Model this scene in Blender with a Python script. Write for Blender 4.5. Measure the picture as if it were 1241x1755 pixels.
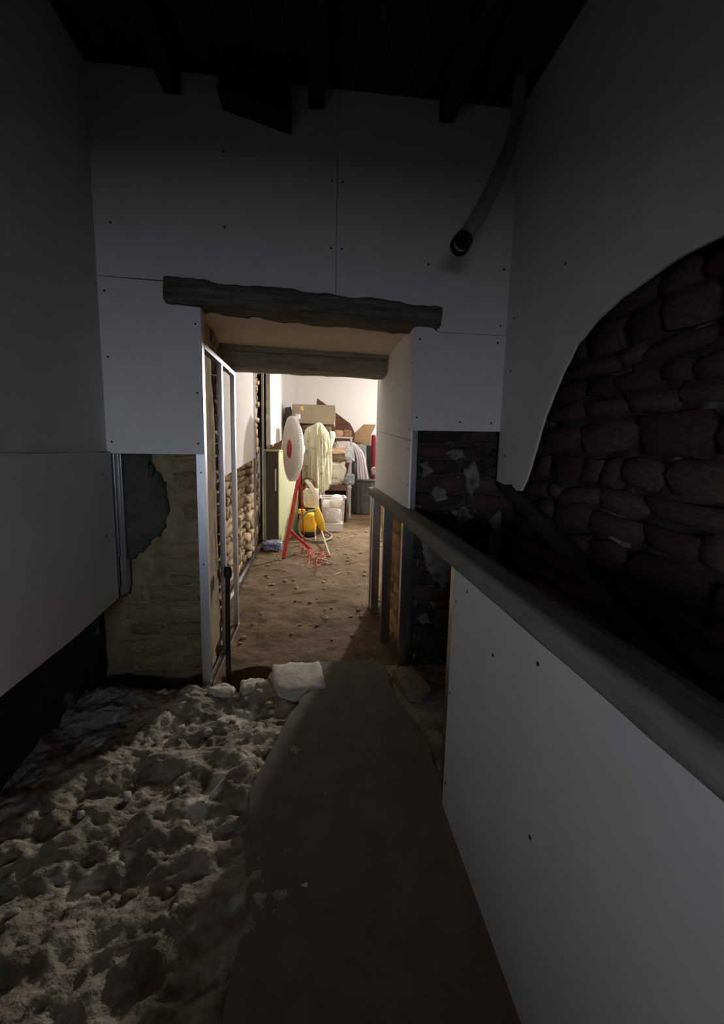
import bpy, math, random
from mathutils import Vector, Matrix, noise
PI = math.pi
for o in list(bpy.data.objects): bpy.data.objects.remove(o)
S = bpy.context.scene; C = S.collection
random.seed(7)

# ------------------------------------------------------------------ camera
cam_d = bpy.data.cameras.new('camera'); cam = bpy.data.objects.new('camera', cam_d); C.objects.link(cam); S.camera = cam
right = Vector((0.99401847, -0.10682832, 0.02269332)); up = Vector((-0.00736023, 0.14179032, 0.98986935)); back = Vector((-0.10896378, -0.98411545, 0.14015591))
m = Matrix((right, up, back)).transposed().to_4x4(); m.translation = (0, 0, 1.42); cam.matrix_world = m
cam_d.sensor_fit = 'VERTICAL'; cam_d.sensor_height = 36.0; cam_d.lens = 36.0 * 760.0 / 1755.0
cam_d.clip_start = 0.02; cam_d.clip_end = 60
# ------------------------------------------------------------------ world, lights, exposure
w = bpy.data.worlds.new('world'); S.world = w; w.use_nodes = True
w.node_tree.nodes['Background'].inputs[0].default_value = (0.5, 0.6, 0.8, 1); w.node_tree.nodes['Background'].inputs[1].default_value = 0.0
vs = S.view_settings; vs.view_transform = 'Standard'; vs.look = 'None'; vs.gamma = 1.0; vs.use_curve_mapping = False; vs.exposure = 0.0
LAMP_W, WIN_W = 880.0, 52.5
ld = bpy.data.lights.new('work_lamp_light', 'SPOT'); ld.energy = LAMP_W; ld.color = (1.0, 0.935, 0.865); ld.shadow_soft_size = 0.10; ld.spot_size = math.radians(135); ld.spot_blend = 0.7
lo = bpy.data.objects.new('work_lamp_light', ld); C.objects.link(lo); lo.location = (2.15, 9.4, 2.25); lo.rotation_euler = Vector((0, 0, -1)).rotation_difference(Vector((-0.46, -0.87, -0.15))).to_euler()
bd = bpy.data.lights.new('back_fill_light', 'POINT'); bd.energy = 95.0; bd.color = (1.0, 0.935, 0.865); bd.shadow_soft_size = 0.15  # unseen fill added to brighten the end wall of the lit room
bo = bpy.data.objects.new('back_fill_light', bd); C.objects.link(bo); bo.location = (2.7, 10.6, 2.4)
S.cycles.max_bounces = 16; S.cycles.diffuse_bounces = 12
wd = bpy.data.lights.new('window_daylight', 'AREA'); wd.energy = WIN_W; wd.color = (0.79, 0.87, 1.0); wd.shape = 'RECTANGLE'; wd.size = 1.2; wd.size_y = 0.28
wo = bpy.data.objects.new('window_daylight', wd); C.objects.link(wo); wo.location = (-0.52, -2.77, 1.17); wo.rotation_euler = Vector((0, 0, -1)).rotation_difference(Vector((0, 1, 0))).to_euler()

# ------------------------------------------------------------------ materials
def mat(name, c1, c2=None, scale=8, rough=0.8, bump=0.0, bscale=30, metal=0.0, spots=None, sscale=4, sth=0.6, rnd=0.0, stretch=(1, 1, 1), detail=6, spec=0.3, bdist=.006):
    M = bpy.data.materials.new(name); M.use_nodes = True; N = M.node_tree.nodes; L = M.node_tree.links
    b = N['Principled BSDF']; b.inputs['Roughness'].default_value = rough; b.inputs['Metallic'].default_value = metal
    b.inputs['Specular IOR Level'].default_value = spec
    tc = N.new('ShaderNodeTexCoord'); mp = N.new('ShaderNodeMapping'); mp.inputs['Scale'].default_value = stretch
    L.new(tc.outputs['Object'], mp.inputs['Vector'])
    n = N.new('ShaderNodeTexNoise'); n.inputs['Scale'].default_value = scale; n.inputs['Detail'].default_value = detail; n.inputs['Roughness'].default_value = 0.65
    L.new(mp.outputs[0], n.inputs['Vector'])
    r = N.new('ShaderNodeValToRGB'); r.color_ramp.elements[0].position = 0.33; r.color_ramp.elements[1].position = 0.67
    r.color_ramp.elements[0].color = (*c1, 1); r.color_ramp.elements[1].color = (*(c2 or c1), 1)
    L.new(n.outputs['Fac'], r.inputs[0]); col = r.outputs[0]
    if spots:
        s = N.new('ShaderNodeTexNoise'); s.inputs['Scale'].default_value = sscale; s.inputs['Detail'].default_value = 8; L.new(mp.outputs[0], s.inputs['Vector'])
        rr = N.new('ShaderNodeValToRGB'); rr.color_ramp.elements[0].position = sth; rr.color_ramp.elements[1].position = sth + 0.06
        L.new(s.outputs['Fac'], rr.inputs[0])
        mx = N.new('ShaderNodeMix'); mx.data_type = 'RGBA'; L.new(rr.outputs[0], mx.inputs[0]); L.new(col, mx.inputs[6]); mx.inputs[7].default_value = (*spots, 1); col = mx.outputs[2]
    if rnd:
        oi = N.new('ShaderNodeObjectInfo'); mr = N.new('ShaderNodeMapRange'); mr.inputs[3].default_value = 1 - rnd; mr.inputs[4].default_value = 1 + rnd
        L.new(oi.outputs['Random'], mr.inputs[0]); hs = N.new('ShaderNodeHueSaturation'); L.new(mr.outputs[0], hs.inputs['Value']); L.new(col, hs.inputs['Color']); col = hs.outputs[0]
    L.new(col, b.inputs['Base Color'])
    if bump:
        bn = N.new('ShaderNodeTexNoise'); bn.inputs['Scale'].default_value = bscale; bn.inputs['Detail'].default_value = 8; L.new(mp.outputs[0], bn.inputs['Vector'])
        bp = N.new('ShaderNodeBump'); bp.inputs['Strength'].default_value = bump; bp.inputs['Distance'].default_value = bdist
        L.new(bn.outputs['Fac'], bp.inputs['Height']); L.new(bp.outputs[0], b.inputs['Normal'])
    return M
BOARD = mat('plasterboard_paper', (.56, .555, .545), (.61, .605, .595), 5, .85, .03, 120)
WHITE = mat('white_wall_paint', (.84, .82, .80), (.87, .85, .83), 2, .8, .05, 40)
STEEL = mat('galvanised_steel', (.50, .52, .55), (.60, .62, .65), 18, .2, .04, 60, metal=1.0, bdist=.003, stretch=(3, 3, .6), spec=.5)
STEELM = mat('lit_galvanised_steel', (.46, .48, .52), (.56, .58, .62), 18, .38, .04, 60, metal=.75, bdist=.003, stretch=(3, 3, .6), spec=.5)  # less metallic copy of the steel, putting brightness on the lit left studs
SCREW = mat('screw_black', (.02, .02, .02), None, 5, .5)
LINTEL = mat('weathered_lintel_timber', (.045, .04, .03), (.16, .14, .105), 9, .9, .6, 24, stretch=(.5, 4, 4))
RAILW = mat('dusty_rail_timber', (.16, .15, .125), (.24, .225, .19), 10, .85, .25, 30, stretch=(4, .6, 4))
SOFF = mat('soffit_plaster', (.66, .55, .40), (.74, .63, .47), 3, .9, .15, 30)
MORTAR = mat('lime_mortar', (.24, .175, .10), (.44, .34, .21), 9, .95, .7, 40)
STONE = mat('rubble_stone', (.24, .17, .105), (.44, .34, .22), 11, .92, .6, 35, rnd=.35)
WARMLIT = mat('warm_lit_stone', (.34, .20, .09), (.58, .38, .20), 7, .92, .6, 30, rnd=.2)  # rubble stone with the warm bounced light put into its colour
MORTD = mat('dark_brown_mortar', (.03, .022, .018), (.065, .048, .036), 7, .95, .7, 40, spots=(.26, .23, .18), sscale=3.2, sth=.61)  # dark brown mortar with random pale spots
STOND = mat('dark_brown_stone', (.032, .022, .017), (.07, .05, .036), 9, .92, .6, 35, rnd=.4, spots=(.26, .24, .19), sscale=3.0, sth=.64)  # dark brown stone with random pale spots
MORTF = mat('darker_lime_mortar', (.13, .10, .06), (.29, .23, .135), 7, .95, .7, 40)  # darker tone of the lime mortar, for the low left masonry
STONF = mat('darker_tan_stone', (.15, .11, .065), (.29, .22, .135), 9, .92, .6, 35, rnd=.25)  # darker tone of the rubble stone, for the low left masonry
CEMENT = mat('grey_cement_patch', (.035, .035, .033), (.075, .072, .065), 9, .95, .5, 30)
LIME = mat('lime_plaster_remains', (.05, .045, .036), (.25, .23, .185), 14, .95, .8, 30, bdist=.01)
EARTH = mat('earth_floor', (.072, .045, .021), (.19, .13, .072), 3.4, .95, .9, 22, bdist=.011, spots=(.075, .048, .022), sscale=6.5, sth=.60)
GROUND = mat('rubble_ground', (.14, .12, .085), (.46, .41, .32), 5.0, .95, 1.0, 30, bdist=.02, spots=(.60, .56, .47), sscale=4.2, sth=.58)
SLAB = mat('concrete_slab', (.12, .105, .085), (.17, .15, .125), 8, .9, .35, 60)
CHALK = mat('pale_broken_stone', (.44, .40, .33), (.66, .62, .54), 5, .95, .7, 14)
DARKWOOD = mat('dark_roof_timber', (.02, .016, .012), (.05, .04, .03), 8, .9, .4, 30, stretch=(4, .5, 4))
CEIL = mat('dark_ceiling_boards', (.03, .024, .02), (.05, .042, .035), 6, .9, .2, 40, stretch=(4, .5, 1))
BLACK = mat('black_plastic', (.012, .012, .012), (.02, .02, .02), 8, .45)
PIPE = mat('grey_flexible_pipe', (.24, .235, .23), (.32, .31, .30), 12, .6)
GREEN = mat('pale_green_cupboard_paint', (.39, .41, .24), (.44, .46, .28), 4, .55, .05, 20)
DGREY = mat('shaded_dark_grey', (.07, .065, .05), (.12, .11, .085), 6, .8)  # dark tone with the shade of the cupboard's near side in it
FANW = mat('fan_white_plastic', (.80, .77, .75), (.84, .81, .79), 6, .45)
RED = mat('red_paint', (.42, .03, .02), (.52, .05, .035), 10, .5)
HUBR = mat('red_hub_plastic', (.40, .035, .04), (.48, .05, .05), 8, .45)
NETR = mat('red_plastic_net', (.45, .11, .09), (.55, .17, .14), 8, .6)
YEL = mat('yellow_plastic', (.72, .42, .015), (.80, .50, .03), 5, .4, spec=.5)
HOSE = mat('grey_hose', (.16, .15, .12), (.24, .22, .18), 30, .6)
STICK = mat('pale_wood_handle', (.42, .34, .22), (.55, .46, .32), 12, .8, .1, 30, stretch=(3, .5, 3))
TUB = bpy.data.materials.new('clear_plastic'); TUB.use_nodes = True
_n = TUB.node_tree.nodes; _b = _n['Principled BSDF']; _b.inputs['Base Color'].default_value = (.80, .78, .74, 1); _b.inputs['Roughness'].default_value = .3; _b.inputs['Alpha'].default_value = .22
GLOBE = mat('white_glass', (.84, .82, .80), (.88, .86, .84), 4, .3, spec=.5)
PALEBOX = mat('white_card', (.62, .60, .55), (.70, .68, .62), 4, .8)
BIN = mat('dark_grey_bin_plastic', (.075, .08, .08), (.13, .135, .135), 7, .55)
CARD = mat('brown_cardboard', (.36, .235, .125), (.43, .29, .165), 6, .85, .05, 40)
TANBOX = mat('grey_tan_cardboard', (.28, .235, .165), (.34, .285, .205), 5, .85, .05, 40)
STICKER = mat('yellow_sticker', (.85, .45, .05), (.95, .55, .08), 20, .6)
MAHOG = mat('dark_mahogany', (.10, .042, .024), (.17, .075, .042), 7, .55, .05, 20, stretch=(1, 4, .6))
WALNUT = mat('dark_furniture_wood', (.09, .055, .03), (.16, .10, .055), 7, .65, .05, 20, stretch=(.6, 4, 4))
SHEETM = mat('floral_green_cotton', (.47, .46, .31), (.62, .60, .45), 9, .9, .1, 60, spots=(.30, .31, .19), sscale=7, sth=.58)
LILAC = mat('lilac_white_cotton', (.66, .60, .63), (.74, .68, .70), 6, .9, .1, 60)
FLORAL = mat('white_floral_cotton', (.58, .54, .44), (.68, .64, .56), 14, .9, .15, 50, spots=(.42, .30, .24), sscale=12, sth=.62)
PEACH = mat('peach_cotton', (.66, .42, .28), (.74, .52, .38), 6, .9, .1, 40)
PBLUE = mat('pale_blue_cotton', (.52, .58, .62), (.62, .67, .70), 6, .9, .1, 40)
GBLUE = mat('blue_grey_cotton', (.25, .28, .30), (.40, .42, .42), 6, .9, .15, 40)
BROWNC = mat('brown_wool', (.16, .10, .065), (.26, .18, .11), 8, .95, .2, 40)
DKC = mat('black_cloth', (.03, .026, .024), (.06, .05, .045), 8, .9, .2, 40)
MAROON = mat('maroon_cloth', (.13, .025, .035), (.19, .04, .05), 8, .9, .1, 40)
CREAM = mat('cream_cotton', (.60, .56, .44), (.70, .66, .55), 7, .9, .1, 40)
REDC = mat('crimson_cloth', (.16, .012, .025), (.22, .02, .035), 8, .9, .1, 40)
BLUEBAG = mat('blue_plastic_film', (.12, .13, .22), (.22, .24, .36), 9, .4, .2, 20)
DKGREEN = mat('black_green_board', (.012, .02, .016), (.02, .03, .025), 6, .6)
PINK = mat('pale_pink_cotton', (.70, .50, .42), (.78, .60, .52), 6, .9, .1, 40)
WMETAL = mat('white_enamel', (.70, .66, .64), (.75, .71, .69), 5, .5)

# ------------------------------------------------------------------ mesh helpers
ORG = {}
class MB:
    def __init__(s): s.v = []; s.f = []
    def add(s, vs, fs):
        k = len(s.v); s.v += [Vector(p) for p in vs]; s.f += [tuple(i + k for i in f) for f in fs]; return s
    def box(s, x0, x1, y0, y1, z0, z1, M=None):
        p = [Vector((x, y, z)) for x in (x0, x1) for y in (y0, y1) for z in (z0, z1)]
        if M: p = [M @ q for q in p]
        return s.add(p, [(0, 1, 3, 2), (4, 6, 7, 5), (0, 4, 5, 1), (2, 3, 7, 6), (0, 2, 6, 4), (1, 5, 7, 3)])
    def prism(s, poly, d, f):                       # poly of 2D points, extruded from d[0] to d[1]; f(u, v, w) -> point
        n = len(poly); p = [f(u, v, d[0]) for u, v in poly] + [f(u, v, d[1]) for u, v in poly]
        return s.add(p, [tuple(range(n))[::-1], tuple(range(n, 2 * n))] + [(i, (i + 1) % n, n + (i + 1) % n, n + i) for i in range(n)])
    def tube(s, path, r, n=10, cap=True):
        path = [Vector(p) for p in path]; rs = r if isinstance(r, (list, tuple)) else [r] * len(path)
        ring = []; t0 = (path[1] - path[0]).normalized(); a = t0.orthogonal().normalized()
        for i, p in enumerate(path):
            t = (path[min(i + 1, len(path) - 1)] - path[max(i - 1, 0)]).normalized()
            a = (a - t * a.dot(t)).normalized(); b = t.cross(a)
            ring.append([p + (a * math.cos(2 * PI * k / n) + b * math.sin(2 * PI * k / n)) * rs[i] for k in range(n)])
        vs = [q for R in ring for q in R]; fs = [(i * n + k, i * n + (k + 1) % n, (i + 1) * n + (k + 1) % n, (i + 1) * n + k) for i in range(len(path) - 1) for k in range(n)]
        if cap: fs += [tuple(range(n))[::-1], tuple(range(len(vs) - n, len(vs)))]
        return s.add(vs, fs)
    def lathe(s, prof, c, axis=(0, 0, 1), n=32, rib=0.0, nrib=0):
        ax = Vector(axis).normalized(); a = ax.orthogonal().normalized()
        if abs(ax.z) < .9: a = (Vector((0, 0, 1)) - ax * ax.z).normalized()
        b = ax.cross(a); c = Vector(c); vs = []
        for r, h in prof:
            for k in range(n):
                t = 2 * PI * k / n; rr = r * (1 + (rib * (1 if math.sin(nrib * t) > 0 else -1) if nrib else 0))
                vs.append(c + ax * h + (a * math.cos(t) + b * math.sin(t)) * max(rr, 1e-4))
        fs = [(i * n + k, i * n + (k + 1) % n, (i + 1) * n + (k + 1) % n, (i + 1) * n + k) for i in range(len(prof) - 1) for k in range(n)]
        return s.add(vs, fs)
    def grid(s, nu, nv, f):
        vs = [f(i / nu, j / nv) for j in range(nv + 1) for i in range(nu + 1)]
        return s.add(vs, [(j * (nu + 1) + i, j * (nu + 1) + i + 1, (j + 1) * (nu + 1) + i + 1, (j + 1) * (nu + 1) + i) for j in range(nv) for i in range(nu)])
    def build(s, name, M, parent=None, smooth=False, bevel=0, origin=None, solid=0):
        me = bpy.data.meshes.new(name)
        lo_ = Vector([min(p[i] for p in s.v) for i in range(3)]); hi = Vector([max(p[i] for p in s.v) for i in range(3)])
        o0 = Vector(origin) if origin is not None else Vector(((lo_.x + hi.x) / 2, (lo_.y + hi.y) / 2, lo_.z))
        me.from_pydata([p - o0 for p in s.v], [], s.f); me.update(); me.materials.append(M)
        ob = bpy.data.objects.new(name, me); C.objects.link(ob); ORG[ob.name] = o0
        if parent: ob.parent = parent; ob.location = o0 - ORG[parent.name]
        else: ob.location = o0
        if smooth: me.polygons.foreach_set('use_smooth', [True] * len(me.polygons))
        if bevel: b = ob.modifiers.new('bevel', 'BEVEL'); b.width = bevel; b.segments = 2; b.limit_method = 'ANGLE'
        if solid: d = ob.modifiers.new('solid', 'SOLIDIFY'); d.thickness = solid; d.offset = 0
        return ob
def thing(name, loc, label=None, cat=None, group=None, kind=None):
    o = bpy.data.objects.new(name, None); C.objects.link(o); o.location = loc; o.empty_display_size = .1; ORG[o.name] = Vector(loc)
    return tag(o, label, cat, group, kind)
def tag(o, label=None, cat=None, group=None, kind=None):
    if label: o['label'] = label
    if cat: o['category'] = cat
    if group: o['group'] = group
    if kind: o['kind'] = kind
    return o
def nz(p, s=1.0): return noise.noise(Vector(p) * s)
def fbm(p, s=1.0, o=4): return noise.fractal(Vector(p) * s, 1.0, 2.0, o)
def XZ(u, v, w): return Vector((u, w, v))
def YZ(u, v, w): return Vector((w, u, v))
def XY(u, v, w): return Vector((u, v, w))
def interp(pts, t):
    if t <= pts[0][0]: return pts[0][1]
    for (a, b), (c, d) in zip(pts, pts[1:]):
        if t <= c: return b + (d - b) * (t - a) / (c - a)
    return pts[-1][1]
def smoothpath(pts, n=8):
    P = [Vector(p) for p in pts]; out = []
    for i in range(len(P) - 1):
        a, b, c, d = P[max(i - 1, 0)], P[i], P[i + 1], P[min(i + 2, len(P) - 1)]
        for k in range(n):
            t = k / n; out.append(.5 * ((2 * b) + (c - a) * t + (2 * a - 5 * b + 4 * c - d) * t * t + (3 * b - a - 3 * c + d) * t ** 3))
    return out + [P[-1]]
# stone variants: a cube of 2 x 2 faces a side, rounded and knocked about
def stone_mesh(seed, M, k=2, jit=.20, rnd=.55):
    r = random.Random(seed); idx = {}; vs = []; fs = []
    def vid(p):
        if p not in idx:
            q = Vector(p) / k * 2 - Vector((1, 1, 1)); n = q.normalized() * max(abs(q.x), abs(q.y), abs(q.z)) * 1.05; q = q.lerp(n, rnd)
            idx[p] = len(vs); vs.append((q + Vector((r.uniform(-jit, jit), r.uniform(-jit, jit), r.uniform(-jit, jit)))) * .5)
        return idx[p]
    for ax in range(3):
        for side in (0, k):
            for i in range(k):
                for j in range(k):
                    def P(a, b): l = [0, 0, 0]; l[ax] = side; l[(ax + 1) % 3] = a; l[(ax + 2) % 3] = b; return tuple(l)
                    q = [vid(P(i, j)), vid(P(i + 1, j)), vid(P(i + 1, j + 1)), vid(P(i, j + 1))]
                    fs.append(q if side else q[::-1])
    me = bpy.data.meshes.new('stone'); me.from_pydata(vs, [], fs); me.materials.append(M); me.polygons.foreach_set('use_smooth', [True] * len(me.polygons)); return me
SM = [stone_mesh(i, STONE, 2, .22, .28) for i in range(7)]; SMD = [stone_mesh(i + 20, STOND) for i in range(7)]; SMR = [stone_mesh(i + 30, mat('red_brown_stone', (.05, .031, .026), (.115, .072, .058), 9, .92, .8, 25, rnd=.4), 2, .22, .3) for i in range(1)]; SMR += [stone_mesh(i + 31, SMR[0].materials[0], 2, .22, .3) for i in range(6)]; SMO = [stone_mesh(i + 70, WARMLIT, 2, .2, .25) for i in range(4)]; SMC = [stone_mesh(i + 40, CHALK) for i in range(4)]
def stones(parent, o, u, v, lu, lv, meshes, seed, mw=.20, mh=.10, depth=.09, proud=.02, keep=None):
    """coursed rubble: stones in rows on the plane o + a*u + b*v, standing a little proud of the mortar"""
    r = random.Random(seed); o, u, v = Vector(o), Vector(u), Vector(v); n = u.cross(v); b = 0.0
    rot = Matrix((u, v, n)).transposed()
    while b < lv - .03:
        h = min(mh * r.uniform(.65, 1.45), lv - b); a = -r.uniform(0, .05)
        while a < lu - .03:
            wd_ = mw * r.uniform(.45, 1.7); wd_ = min(wd_, lu - a)
            if wd_ > .04 and (keep is None or keep(a + wd_ / 2, b + h / 2)):
                ob = bpy.data.objects.new('stone', r.choice(meshes)); C.objects.link(ob); ob.parent = parent
                hh = h * r.uniform(.72, 1.08)
                p = o + u * (a + wd_ / 2) + v * (b + h / 2) + n * (-depth / 2 + proud * r.uniform(.3, 1.5))
                ob.location = p - ORG[parent.name]
                R3 = rot @ Matrix.Rotation(r.uniform(-.13, .13), 3, 'Z'); ob.rotation_euler = R3.to_euler()
                ob.scale = (wd_ * .95, hh, depth)
            a += wd_ + r.uniform(.004, .02)
        b += h + r.uniform(.004, .014)
def mortar(name, M, parent, o, u, v, lu, lv, amp=.012, s=9, step=.03):
    o, u, v = Vector(o), Vector(u), Vector(v); n = u.cross(v)
    return MB().grid(max(2, int(lu / step)), max(2, int(lv / step)), lambda a, b: o + u * a * lu + v * b * lv + n * (amp * fbm(o + u * a * lu + v * b * lv, s) - amp)).build(name, M, parent, True)
def patch(name, M, parent, o, u, v, pts, seed, thick=.018):
    """irregular raised patch of plaster left on the masonry, pts = outline in the plane"""
    o, u, v = Vector(o), Vector(u), Vector(v); n = u.cross(v); c = Vector((sum(p[0] for p in pts) / len(pts), sum(p[1] for p in pts) / len(pts)))
    big = []
    for i in range(len(pts)):
        a, b = Vector(pts[i]), Vector(pts[(i + 1) % len(pts)])
        for k in range(6): t = k / 6; q = a.lerp(b, t); q += Vector((nz((q.x * 1, q.y, seed), 22), nz((q.x, q.y, seed + 9), 22))) * .025; big.append(q)
    mb = MB(); rings = [1.0, .93, .7, .4]; N_ = len(big); vs = []
    for ri, k in enumerate(rings):
        for q in big: p = c + (q - c) * k; vs.append(o + u * p.x + v * p.y + n * ((-.01 if ri == 0 else thick + .008 * nz((p.x, p.y, seed), 16))))
    vs.append(o + u * c.x + v * c.y + n * thick)
    fs = [(i * N_ + k, i * N_ + (k + 1) % N_, (i + 1) * N_ + (k + 1) % N_, (i + 1) * N_ + k) for i in range(len(rings) - 1) for k in range(N_)]
    fs += [((len(rings) - 1) * N_ + k, (len(rings) - 1) * N_ + (k + 1) % N_, len(vs) - 1) for k in range(N_)]
    return mb.add(vs, fs).build(name, M, parent, True)
def screws(parent, pts, nrm, r=.0065):
    for p in pts:
        MB().lathe([(0, -.001), (r, -.001), (r, .0015), (r * .4, .0008), (0, .0006)], p, nrm, 10).build('screw', SCREW, parent)
def stud(name, parent, x0, x1, y, z0, z1, fl=.045, t=.0022, ribs=0, M=STEEL):
    """C-section: web across x facing the near room, two flanges running back in y with lips"""
    mb = MB(); s = 1 if x1 > x0 else -1; a, b = min(x0, x1), max(x0, x1)
    mb.box(a, b, y, y + t, z0, z1); mb.box(a, a + t, y + t, y + fl, z0, z1); mb.box(b - t, b, y + t, y + fl, z0, z1)
    mb.box(a + t, a + .009, y + fl - t, y + fl, z0, z1); mb.box(b - .009, b - t, y + fl - t, y + fl, z0, z1)
    for i in range(ribs):
        xc = a + (b - a) * (i + .5) / ribs; mb.box(xc - .0045, xc + .0045, y - .004, y, z0, z1)
    return mb.build(name, M, parent)
def beam(name, M, parent, p0, p1, w0, h0, seed, amp=.01, n=40, roundness=.25, w1=None, h1=None):
    """rough squared timber from p0 to p1 (centre line), w0 across, h0 high"""
    p0, p1 = Vector(p0), Vector(p1); t = (p1 - p0).normalized(); side = t.cross(Vector((0, 0, 1)))
    side = side.normalized() if side.length > .01 else Vector((1, 0, 0)); upv = side.cross(t); K = 24; vs = []
    for i in range(n + 1):
        k = i / n; c = p0.lerp(p1, k); ww = w0 + ((w1 or w0) - w0) * k; hh = h0 + ((h1 or h0) - h0) * k
        e = .94 if i in (0, n) else 1
        for j in range(K):
            a = 2 * PI * j / K; cx, cy = math.cos(a), math.sin(a); mx = max(abs(cx), abs(cy)); sq = Vector((cx / mx, cy / mx)).lerp(Vector((cx, cy)) * 1.1, roundness)
            p = c + side * sq.x * ww / 2 * e + upv * sq.y * hh / 2 * e
            d = fbm((p.x + seed, p.y, p.z), 7, 4) * amp
            vs.append(p + (side * cx + upv * cy) * d)
    fs = [(i * K + j, i * K + (j + 1) % K, (i + 1) * K + (j + 1) % K, (i + 1) * K + j) for i in range(n) for j in range(K)] + [tuple(range(K))[::-1], tuple(range(n * K, n * K + K))]
    return MB().add(vs, fs).build(name, M, parent, True)

# ================================================================== the setting
YF = 2.72          # face of the near wall's boards
ZF = -0.12         # earth floor beyond the threshold
# ---- near wall round the opening
wf = thing('wall_front', (0, 2.80, 0), 'plasterboarded near wall with the masonry left bare low on both sides', 'wall', kind='structure')
MB().box(-1.6, -.71, 2.86, 3.36, -.3, 3.6).build('masonry_core', MORTAR, wf)
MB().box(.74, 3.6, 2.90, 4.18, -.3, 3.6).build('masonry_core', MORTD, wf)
MB().box(-1.6, 3.6, 2.88, 3.80, 2.26, 3.6).build('masonry_core', MORTAR, wf)
b1 = MB().prism([(-1.25, 1.363), (-.643, 1.368), (-.643, 2.19), (-.83, 2.20), (-.83, 2.316), (-1.25, 2.326)], (YF, YF + .0125), XZ).build('plasterboard_panel', BOARD, wf)
screws(b1, [(-.672, YF, 2.10), (-.672, YF, 1.72), (-.675, YF, 1.43), (-1.155, YF, 1.43), (-1.15, YF, 1.9), (-1.15, YF, 2.25)], (0, -1, 0))
b2 = MB().prism([(-1.25, 2.329), (-.60, 2.32), (.118, 2.28), (.118, 3.36), (-1.25, 3.36)], (YF, YF + .0125), XZ).build('plasterboard_panel', BOARD, wf)
screws(b2, [(.09, YF, 2.55), (.09, YF, 2.9), (-.5, YF, 2.62), (-.5, YF, 3.0), (-1.1, YF, 2.6)], (0, -1, 0))
b3 = MB().prism([(.121, 2.28), (.70, 2.20), (.735, 2.126), (1.20, 2.126), (1.20, 3.36), (.121, 3.36)], (YF, YF + .0125), XZ).build('plasterboard_panel', BOARD, wf)
screws(b3, [(.15, YF, 2.55), (.15, YF, 2.9), (.66, YF, 2.5), (1.12, YF, 2.5), (1.12, YF, 2.18)], (0, -1, 0))
b4 = MB().prism([(.594, 1.541), (1.19, 1.549), (1.19, 2.123), (.735, 2.123), (.70, 2.15), (.594, 2.15)], (YF, YF + .0125), XZ).build('plasterboard_panel', BOARD, wf)
screws(b4, [(.625, YF, 1.62), (.625, YF, 2.08), (1.10, YF, 1.60), (1.11, YF, 2.08), (.9, YF, 1.6)], (0, -1, 0))
# bare masonry, low left and low right
mortar('mortar_face', MORTF, wf, (-1.30, 2.815, -.3), (1, 0, 0), (0, 0, 1), .62, 1.72)
stones(wf, (-1.14, 2.815, -.1), (1, 0, 0), (0, 0, 1), .47, 1.48, [stone_mesh(i + 90, STONF, 2, .22, .28) for i in range(5)], 3, .24, .085, .07, .008, keep=lambda a, b: not (a < .24 and .62 < b < 1.5))
patch('cement_patch', CEMENT, wf, (0, 2.808, 0), (1, 0, 0), (0, 0, 1), [(-1.14, 1.37), (-.99, 1.37), (-.955, 1.27), (-.90, 1.20), (-.885, 1.08), (-.895, .95), (-.92, .88), (-1.0, .82), (-1.06, .74), (-1.14, .70)], 3, .03)
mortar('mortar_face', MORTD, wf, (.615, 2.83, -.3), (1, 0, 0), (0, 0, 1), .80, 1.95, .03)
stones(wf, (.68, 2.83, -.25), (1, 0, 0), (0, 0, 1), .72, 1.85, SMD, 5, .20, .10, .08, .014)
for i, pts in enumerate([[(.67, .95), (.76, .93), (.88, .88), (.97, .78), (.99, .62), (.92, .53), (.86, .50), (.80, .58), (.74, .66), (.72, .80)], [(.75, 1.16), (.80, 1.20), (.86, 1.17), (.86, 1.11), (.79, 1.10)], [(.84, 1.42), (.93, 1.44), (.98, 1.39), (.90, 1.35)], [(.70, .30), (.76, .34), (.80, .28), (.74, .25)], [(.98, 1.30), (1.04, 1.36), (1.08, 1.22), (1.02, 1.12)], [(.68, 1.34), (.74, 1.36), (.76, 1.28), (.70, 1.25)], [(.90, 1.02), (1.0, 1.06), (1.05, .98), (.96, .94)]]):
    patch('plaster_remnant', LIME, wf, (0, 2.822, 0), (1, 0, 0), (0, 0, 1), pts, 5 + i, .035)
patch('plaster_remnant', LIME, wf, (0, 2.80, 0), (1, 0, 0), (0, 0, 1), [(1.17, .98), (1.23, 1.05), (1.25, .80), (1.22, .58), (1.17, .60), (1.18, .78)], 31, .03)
# steel edge studs of the opening, facing the room
st = thing('stud_frame', (-.66, 2.72, ZF), 'galvanised steel stud frame lining the left side of the opening', 'stud frame')
stud('stud', st, -.692, -.641, 2.733, -.09, 2.19, fl=.05, M=STEELM)
MB().box(-.6412, -.6385, 2.718, 2.745, 1.366, 2.185).build('corner_bead', STEELM, st)
stud('stud', st, -.676, -.641, 3.27, ZF, 2.005, fl=.048, M=STEELM)
stud('stud', st, -.676, -.641, 3.77, ZF, 2.005, fl=.05, M=STEELM)
for nm, za, zb in (('top_track', 1.982, 2.012), ('floor_track', ZF - .03, ZF + .012)):
    mb = MB(); mb.box(-.6785, -.6765, 2.785, 3.825, za, zb); mb.box(-.6405, -.6385, 2.785, 3.825, za, zb)
    zz = zb - .002 if nm == 'top_track' else za; mb.box(-.6765, -.6405, 2.785, 3.825, zz, zz + .002); mb.build(nm, STEELM, st)
screws(st, [(-.666, 2.733, 1.26), (-.666, 2.733, .7)], (0, -1, 0), .005)
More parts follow.
